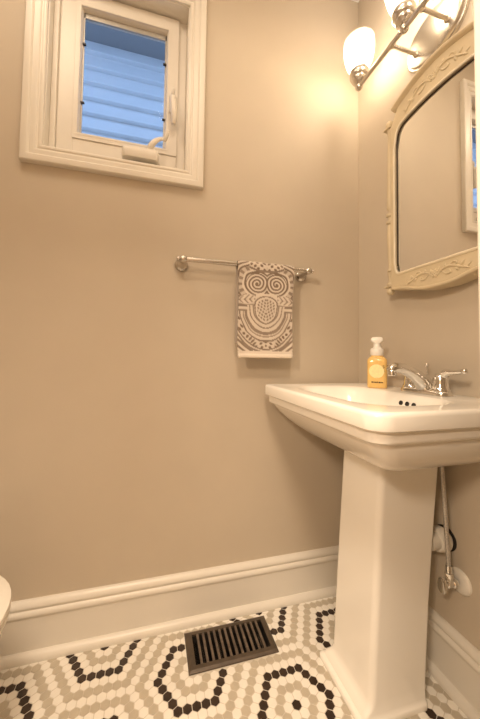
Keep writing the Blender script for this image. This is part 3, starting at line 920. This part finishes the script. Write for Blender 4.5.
# ------------------------------------------------------------------ floor register
reg = thing('floor_register', 'dark bronze slotted floor register by the back baseboard', 'vent', ((VX0 + VX1) / 2, (VY0 + VY1) / 2, 0))
gx0_, gx1_, gy0_, gy1_ = -0.7340, -0.4810, -0.1730, -0.0690
bm = bmesh.new()
# bevelled frame: outer -> inner rings
def rect(x0, x1, y0, y1, z): return [Vector((x0, y0, z)), Vector((x1, y0, z)), Vector((x1, y1, z)), Vector((x0, y1, z))]
loft(bm, [rect(VX0, VX1, VY0, VY1, 0.0), rect(VX0 + 0.001, VX1 - 0.001, VY0 + 0.001, VY1 - 0.001, 0.0025), rect(VX0 + 0.008, VX1 - 0.008, VY0 + 0.008, VY1 - 0.008, 0.0065),
          rect(gx0_, gx1_, gy0_, gy1_, 0.0070), rect(gx0_, gx1_, gy0_, gy1_, 0.0005)], False, False)
obj('frame', bm, M_BRONZE, reg)
NSL = 13
pitch = (gx1_ - gx0_) / NSL
for k in range(1, NSL):
    x = gx0_ + pitch * k
    bm = bmesh.new(); box(bm, x - 0.0041, x + 0.0041, gy0_, gy1_, 0.0012, 0.0068, 0.0008)
    obj('bar', bm, M_BARS, reg)
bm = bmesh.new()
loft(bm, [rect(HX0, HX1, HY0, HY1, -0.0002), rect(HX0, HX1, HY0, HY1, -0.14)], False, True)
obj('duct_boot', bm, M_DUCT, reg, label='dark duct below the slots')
for k in range(9):
    x = HX0 + (HX1 - HX0) * (k + 0.6) / 9.2
    bm = bmesh.new(); box(bm, -0.011, 0.011, HY0 + 0.004, HY1 - 0.004, -0.0008, 0.0008)
    bm.transform(Matrix.Translation((x, 0, -0.022)) @ Matrix.Rotation(math.radians(50), 4, 'Y'))
    obj('damper_louver', bm, M_NICKEL, reg, label='greyish damper louver down in the slots')

# ------------------------------------------------------------------ plumbing below the sink
val = thing('shutoff_valve', 'chrome shutoff valve with white escutcheon on the right wall under the sink', 'valve', (0, -0.440, 0.350))
bm = bmesh.new(); lathe(bm, [(0.0345, 0.0), (0.034, 0.003), (0.030, 0.0065), (0.020, 0.0095), (0.012, 0.0105), (0.0, 0.0105)], 36, frame_to((-0.0004, -0.4490, 0.328), (-1, 0, 0))); obj('escutcheon', bm, M_PVC, val, True, 50, label='white round wall plate')
bm = bmesh.new()
lathe(bm, [(0.008, 0.008), (0.008, 0.020), (0.0125, 0.021), (0.0125, 0.032), (0.010, 0.034), (0.010, 0.052), (0.007, 0.054), (0.007, 0.062), (0.0, 0.062)], 20, frame_to((0, -0.4490, 0.328), (-1, 0, 0)))
lathe(bm, [(0.0085, 0.0), (0.0085, 0.018), (0.0115, 0.019), (0.0115, 0.031), (0.008, 0.033)], 6, Matrix.Translation((-0.043, -0.4490, 0.328)))
obj('valve_body', bm, M_CHROME, val, True, 40)
bm = bmesh.new()
ring = []
HM = frame_to((-0.066, -0.4490, 0.328), (-1, 0, 0))
loft(bm, [[HM @ Vector((sx * math.cos(2 * PI * k / 28) * (1 + 0.07 * math.cos(8 * PI * k / 14)), sy * math.sin(2 * PI * k / 28), h)) for k in range(28)] for sx, sy, h in ((0.006, 0.006, -0.006), (0.0215, 0.0125, -0.003), (0.023, 0.0138, 0.003), (0.020, 0.0115, 0.008), (0.008, 0.006, 0.009))])
obj('oval_handle', bm, M_CHROME, val, True, 40)
bm = bmesh.new()
tube(bm, [(-0.043, -0.449, 0.356), (-0.044, -0.4485, 0.40), (-0.047, -0.446, 0.48), (-0.050, -0.443, 0.57), (-0.052, -0.439, 0.65), (-0.053, -0.436, 0.690)], 0.0064, 12, 6)
obj('supply_hose', bm, M_HOSE, val, True, None, label='grey braided supply hose')
bm = bmesh.new(); tube(bm, [(-0.0435, -0.449, 0.361), (-0.044, -0.4487, 0.380)], 0.0088, 12); obj('hose_nut', bm, M_CHROME, val, True, 40)

dp = thing('drain_pipe', 'white plastic drain pipe running from the pedestal into the right wall', 'pipe', (0, -0.402, 0.437))
bm = bmesh.new(); tube(bm, [(-0.074, -0.404, 0.427), (-0.0005, -0.404, 0.427)], 0.026, 24); obj('pipe', bm, M_PVC, dp, True, 50)
bm = bmesh.new(); lathe(bm, [(0.0265, 0.0), (0.031, 0.002), (0.0345, 0.008), (0.0352, 0.016), (0.0345, 0.032), (0.031, 0.038), (0.0265, 0.039)], 28, frame_to((-0.006, -0.404, 0.427), (-1, 0, 0))); obj('slip_nut', bm, M_PVC, dp, True, 45)
bm = bmesh.new(); lathe(bm, [(0.0360, 0.0), (0.0360, 0.001), (0.0262, 0.002)], 28, frame_to((-0.0005, -0.404, 0.427), (-1, 0, 0)), False); obj('gap_shade_ring', bm, M_CLIP_SHADE, dp, True, 45, label='dark ring coloured as shade round the pipe at the wall')  # solid dark ring standing in for the shadow behind the nut

# ------------------------------------------------------------------ toilet at the left edge
TY = -0.40
toi = thing('toilet', 'white porcelain toilet just entering the frame at the left edge', 'toilet', (-1.55, TY, 0))
def egg(tip, back, hw, z, n=48, y=TY):
    out = []
    xc = tip - hw * 1.15
    for k in range(n):
        a = 2 * PI * k / n
        c, s = math.cos(a), math.sin(a)
        x = xc + (tip - xc) * c if c > 0 else xc + (xc - back) * c
        out.append(Vector((x, y + hw * (abs(s) ** 0.9) * (1 if s > 0 else -1), z)))
    return out
bm = bmesh.new()
loft(bm, [egg(-1.30, -1.80, 0.115, 0.0), egg(-1.31, -1.80, 0.112, 0.03), egg(-1.33, -1.80, 0.105, 0.10), egg(-1.30, -1.80, 0.115, 0.18), egg(-1.245, -1.80, 0.150, 0.26), egg(-1.205, -1.79, 0.178, 0.33), egg(-1.190, -1.78, 0.188, 0.365),
          egg(-1.187, -1.78, 0.190, 0.385), egg(-1.192, -1.78, 0.186, 0.393), egg(-1.25, -1.74, 0.13, 0.393), egg(-1.28, -1.70, 0.11, 0.30), egg(-1.36, -1.60, 0.06, 0.22)])
obj('bowl', bm, M_PORC, toi, True, 50)
bm = bmesh.new()
loft(bm, [egg(-1.184, -1.70, 0.190, 0.395), egg(-1.178, -1.70, 0.195, 0.401), egg(-1.178, -1.70, 0.195, 0.408), egg(-1.184, -1.70, 0.190, 0.413)]); obj('seat', bm, M_PVC, toi, True, 50)
bm = bmesh.new()
loft(bm, [egg(-1.182, -1.70, 0.192, 0.4145), egg(-1.177, -1.70, 0.197, 0.419), egg(-1.178, -1.70, 0.196, 0.427), egg(-1.195, -1.69, 0.185, 0.434), egg(-1.30, -1.62, 0.10, 0.438)]); obj('lid', bm, M_PVC, toi, True, 50)
bm = bmesh.new()
loft(bm, [rrect(-1.925, -1.745, TY - 0.20, TY + 0.20, 0.39, (0.03,) * 4), rrect(-1.93, -1.735, TY - 0.22, TY + 0.22, 0.55, (0.03,) * 4), rrect(-1.93, -1.73, TY - 0.225, TY + 0.225, 0.74, (0.03,) * 4)]); obj('tank', bm, M_PORC, toi, True, 50)
bm = bmesh.new()
loft(bm, [rrect(-1.935, -1.722, TY - 0.235, TY + 0.235, 0.741, (0.03,) * 4), rrect(-1.935, -1.72, TY - 0.237, TY + 0.237, 0.765, (0.03,) * 4), rrect(-1.93, -1.73, TY - 0.228, TY + 0.228, 0.775, (0.03,) * 4)]); obj('tank_lid', bm, M_PORC, toi, True, 50)
bm = bmesh.new(); tube(bm, [(-1.733, TY + 0.16, 0.69), (-1.715, TY + 0.16, 0.69), (-1.712, TY + 0.13, 0.685), (-1.712, TY + 0.09, 0.68)], [0.009, 0.008, 0.006, 0.006], 12, 4); obj('flush_lever', bm, M_CHROME, toi, True, None)
